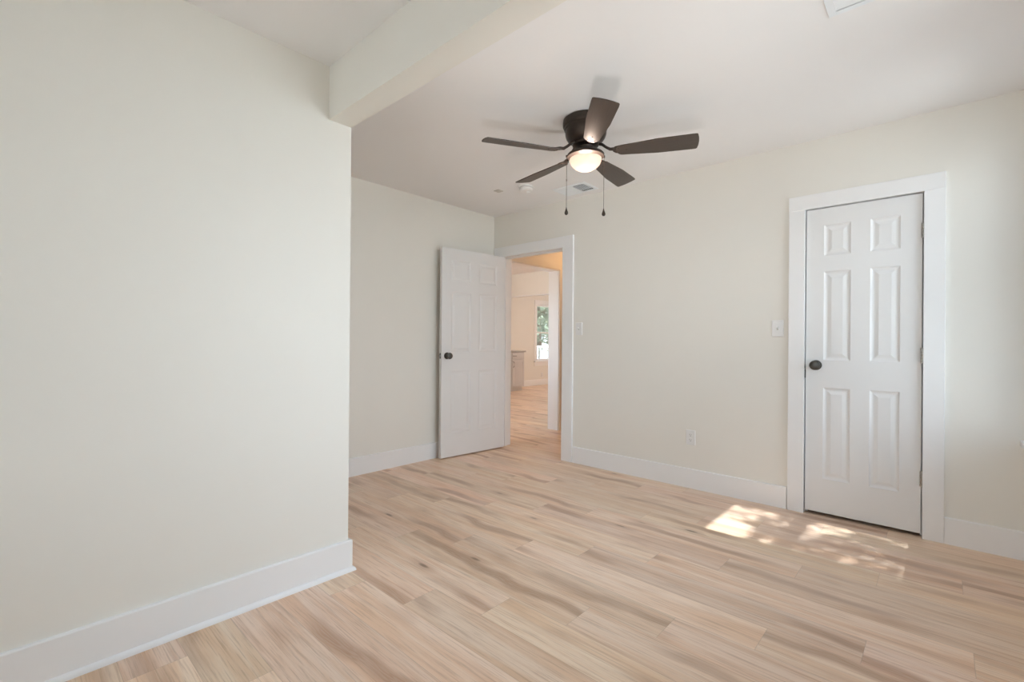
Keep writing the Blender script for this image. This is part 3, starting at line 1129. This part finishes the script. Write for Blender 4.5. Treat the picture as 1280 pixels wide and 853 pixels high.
# ------------------------------------------------------------------ far room: cabinet and worktop
cab = thing('base_cabinet', 'white base cabinet in the far room with one drawer over one door', 'cabinet', (7.9, 7.221, 0))
CX0, CX1, CD = -0.02, 0.42, YW-7.221
bm = bmesh.new()
box(bm, CX0, CX1, 0.0, CD, 0.10, 0.90)
box(bm, CX0, CX1-0.0, 0.06, CD, 0.0, 0.10)
obj('carcass', bm, 'cabinet', cab)
dr = obj('drawer', B(CX0+0.02, CX1-0.02, -0.019, 0.0, 0.745, 0.885, 0.002), 'cabinet', cab)
bm = bmesh.new()
tube(bm, [(0.015, -0.019, 0.815), (0.018, -0.045, 0.815), (0.11, -0.045, 0.815), (0.113, -0.019, 0.815)], 0.005, 8)
obj('pull_handle', bm, 'bronze', dr, True)
# beadboard door: frame and grooved centre
bm = bmesh.new()
x0, x1, z0, z1 = CX0+0.02, CX1-0.02, 0.115, 0.725
for a, b, c, d in ((x0, x0+0.05, z0, z1), (x1-0.05, x1, z0, z1), (x0+0.05, x1-0.05, z0, z0+0.05), (x0+0.05, x1-0.05, z1-0.05, z1)):
    box(bm, a, b, -0.02, 0.0, c, d, 0.0015)
n = 5
for i in range(n):
    a = x0+0.05+(x1-x0-0.1)*i/n
    b = x0+0.05+(x1-x0-0.1)*(i+1)/n
    box(bm, a+0.002, b-0.002, -0.012, 0.0, z0+0.05, z1-0.05, 0.0015)
dd = obj('door', bm, 'cabinet', cab)
bm = bmesh.new()
tube(bm, [(0.022, -0.02, 0.56), (0.022, -0.048, 0.563), (0.022, -0.048, 0.68), (0.022, -0.02, 0.683)], 0.006, 8)
obj('door_handle', bm, 'bronze', dd, True)
cab2 = tag(obj('worktop', B(7.35, 8.355, 7.19, YW, 0.90, 0.935, 0.003), 'counter'),
           'grey stone worktop running along the far room wall', 'worktop')
cab3 = thing('base_cabinet', 'white base cabinet hidden behind the doorway jamb in the far room', 'cabinet', (7.36, 7.221, 0))
bm = bmesh.new()
box(bm, 0, 0.515, 0.0, CD, 0.10, 0.90)
box(bm, 0, 0.515, 0.06, CD, 0.0, 0.10)
obj('carcass', bm, 'cabinet', cab3)
obj('door', B(0.02, 0.495, -0.019, 0, 0.115, 0.885, 0.002), 'cabinet', cab3)

# ------------------------------------------------------------------ outside: ground, porch railing, trees
struct('ground', B(-30, 40, -30, 40, -0.75, -0.55), 'grass', 'pale gravel ground outside the windows', 'ground')
pr_ = thing('porch_railing', 'white porch railing outside the far room window', 'railing', (10.4, 9.6, -0.1))
obj('top_rail', B(-2.5, 2.5, -0.04, 0.04, 1.06, 1.11, 0.006), 'siding', pr_)
obj('bottom_rail', B(-2.5, 2.5, -0.025, 0.025, 0.16, 0.22, 0.004), 'siding', pr_)
for x in (-2.5, 0.0, 2.5):
    obj('post', B(x-0.045, x+0.045, -0.045, 0.045, 0.0, 1.18, 0.005), 'siding', pr_)
for i in range(36):
    x = -2.45+i*0.14
    obj('baluster', B(x-0.018, x+0.018, -0.018, 0.018, 0.22, 1.06), 'siding', pr_)
tag(obj('porch_deck', B(7.5, 13.5, YW+0.15, 9.8, -0.2, -0.1), 'siding'), 'pale porch deck outside the far room window', 'deck')


def leaf_quad(bm, p, size, rnd):
    ax = Vector((rnd.gauss(0, 1), rnd.gauss(0, 1), rnd.gauss(0, 0.6))).normalized()
    nr = Vector((rnd.gauss(0, 0.6), rnd.gauss(0, 0.6), 1)).normalized()
    sd_ = ax.cross(nr).normalized()
    nr = sd_.cross(ax)
    L, W_ = size, size*0.48
    pts = [p-ax*L/2, p-ax*L*0.1+sd_*W_/2, p+ax*L/2, p-ax*L*0.1-sd_*W_/2]
    mid = nr*(-0.06*size)
    vs = [bm.verts.new(q+(mid if k in (1, 3) else Vector((0, 0, 0)))) for k, q in enumerate(pts)]
    bm.faces.new((vs[0], vs[1], vs[2]))
    bm.faces.new((vs[0], vs[2], vs[3]))


def tree(label, x, y, h, crown_r, n_leaf, leaf, seed, crown_h=None):
    rnd = random.Random(seed)
    t = thing('leafy_tree', label, 'tree', (x, y, -0.55), 0, 'trees outside the house')
    bm = bmesh.new()
    tube(bm, [(0, 0, 0), (0.05, 0.02, h*0.3), (-0.03, 0.05, h*0.6), (0.02, 0, h*0.92)], 0.1, 10, [0.14, 0.11, 0.08, 0.03])
    for k in range(7):
        a = rnd.uniform(0, 2*PI)
        z = h*rnd.uniform(0.35, 0.75)
        rr = crown_r*rnd.uniform(0.5, 0.85)
        tube(bm, [(0, 0, z), (math.cos(a)*rr*0.5, math.sin(a)*rr*0.5, z+rr*0.35), (math.cos(a)*rr, math.sin(a)*rr, z+rr*0.6)], 0.03, 6, [0.05, 0.03, 0.012])
    obj('trunk', bm, 'bark', t, True)
    bm = bmesh.new()
    ch_ = crown_h or h*0.75
    for _ in range(n_leaf):
        while True:
            p = Vector((rnd.uniform(-1, 1), rnd.uniform(-1, 1), rnd.uniform(-1, 1)))
            if 0.25 < p.length < 1:
                break
        leaf_quad(bm, Vector((p.x*crown_r, p.y*crown_r, h-ch_/2+p.z*ch_/2)), leaf*rnd.uniform(0.7, 1.3), rnd)
    obj('foliage', bm, 'leaf_pale', t)
    return t


tree('green leafy tree beyond the porch railing outside the far window', 15.6, 12.7, 5.2, 2.1, 1500, 0.34, 3)
tree('second green leafy tree behind the first one beyond the porch', 20.6, 15.6, 6.0, 2.4, 1300, 0.34, 5)
tree('tall green leafy tree farthest from the porch railing', 25.0, 20.6, 7.0, 2.8, 1400, 0.36, 9)

# small tree close to the house whose leaves dapple the sun through the corner window
BRIGHT = [(3.05, 1.02, 0.14, 0.10, 1.0), (3.22, 1.05, 0.24, 0.065, 0.9), (3.05, 0.93, 0.14, 0.06, 0.96), (3.22, 0.955, 0.22, 0.024, 0.85), (3.42, 1.05, 0.16, 0.05, 0.8), (3.40, 0.93, 0.14, 0.035, 0.85), (3.52, 0.84, 0.10, 0.03, 0.8),
          (3.42, 0.55, 0.12, 0.040, 0.66), (3.50, 0.46, 0.08, 0.05, 0.8), (3.28, 0.59, 0.07, 0.025, 0.5), (3.02, 0.745, 0.035, 0.018, 0.6), (3.10, 0.28, 0.04, 0.014, 0.6), (3.05, 0.35, 0.05, 0.012, 0.5)]
rnd = random.Random(21)
dt = thing('leafy_tree', 'small leafy tree close outside the corner window', 'tree', (4.35, -2.1, -0.55), 0, 'trees outside the house')
bm = bmesh.new()
tube(bm, [(0, 0, 0), (0.0, 0.0, 1.6), (-0.25, 0.1, 2.9), (-0.7, 0.2, 3.9)], 0.06, 10, [0.09, 0.07, 0.05, 0.02])
tube(bm, [(-0.15, 0.06, 2.5), (-0.8, 0.25, 3.2), (-1.5, 0.4, 3.6)], 0.03, 8, [0.045, 0.03, 0.012])
obj('trunk', bm, 'bark', dt, True)
bm = bmesh.new()
tanE = math.tan(SUN_ELEV)
cnt = 0
while cnt < 9000:
    fx_, fy_ = rnd.uniform(2.75, 3.95), rnd.uniform(-0.15, 1.3)
    s = rnd.uniform(1.9, 2.7)                       # horizontal distance travelled before the floor point
    p = Vector((fx_, fy_-s, s*tanE))
    if p.y > -0.62:
        continue
    open_ = max([k for a, b, c, d, k in BRIGHT if ((fx_-a)/(c+0.03))**2+((fy_-b)/(d+0.02))**2 < 1], default=0.0)
    inside = rnd.random() < open_
    cnt += 1
    if inside:
        continue
    leaf_quad(bm, p-Vector((4.35, -2.1, -0.55)), rnd.uniform(0.04, 0.065), rnd)
obj('foliage', bm, 'leaf', dt)

# unseen tall tree, added so its dense crown keeps sun off the middle window
rnd = random.Random(33)
T0 = Vector((0.4, -7.6, -0.55))
dt = thing('leafy_tree', 'tall dense tree added unseen to shade the window opposite the open door', 'tree', T0, 0, 'trees outside the house')
bm = bmesh.new()
tube(bm, [(0, 0, 0), (0.1, 0.0, 3.0), (0.6, 0.4, 6.5), (1.3, 1.0, 10.4)], 0.06, 10, [0.22, 0.18, 0.12, 0.03])
tube(bm, [(0.55, 0.35, 6.2), (1.5, 0.8, 8.6), (2.2, 1.1, 10.3)], 0.03, 8, [0.09, 0.06, 0.02])
obj('trunk', bm, 'bark', dt, True)
bm = bmesh.new()
for _ in range(3600):
    fx_, fy_ = rnd.uniform(0.95, 2.85), rnd.uniform(-0.20, 1.35)
    s = rnd.uniform(6.4, 7.6)
    leaf_quad(bm, Vector((fx_, fy_-s, s*tanE))-T0, rnd.uniform(0.20, 0.28), rnd)
obj('foliage', bm, 'leaf', dt)
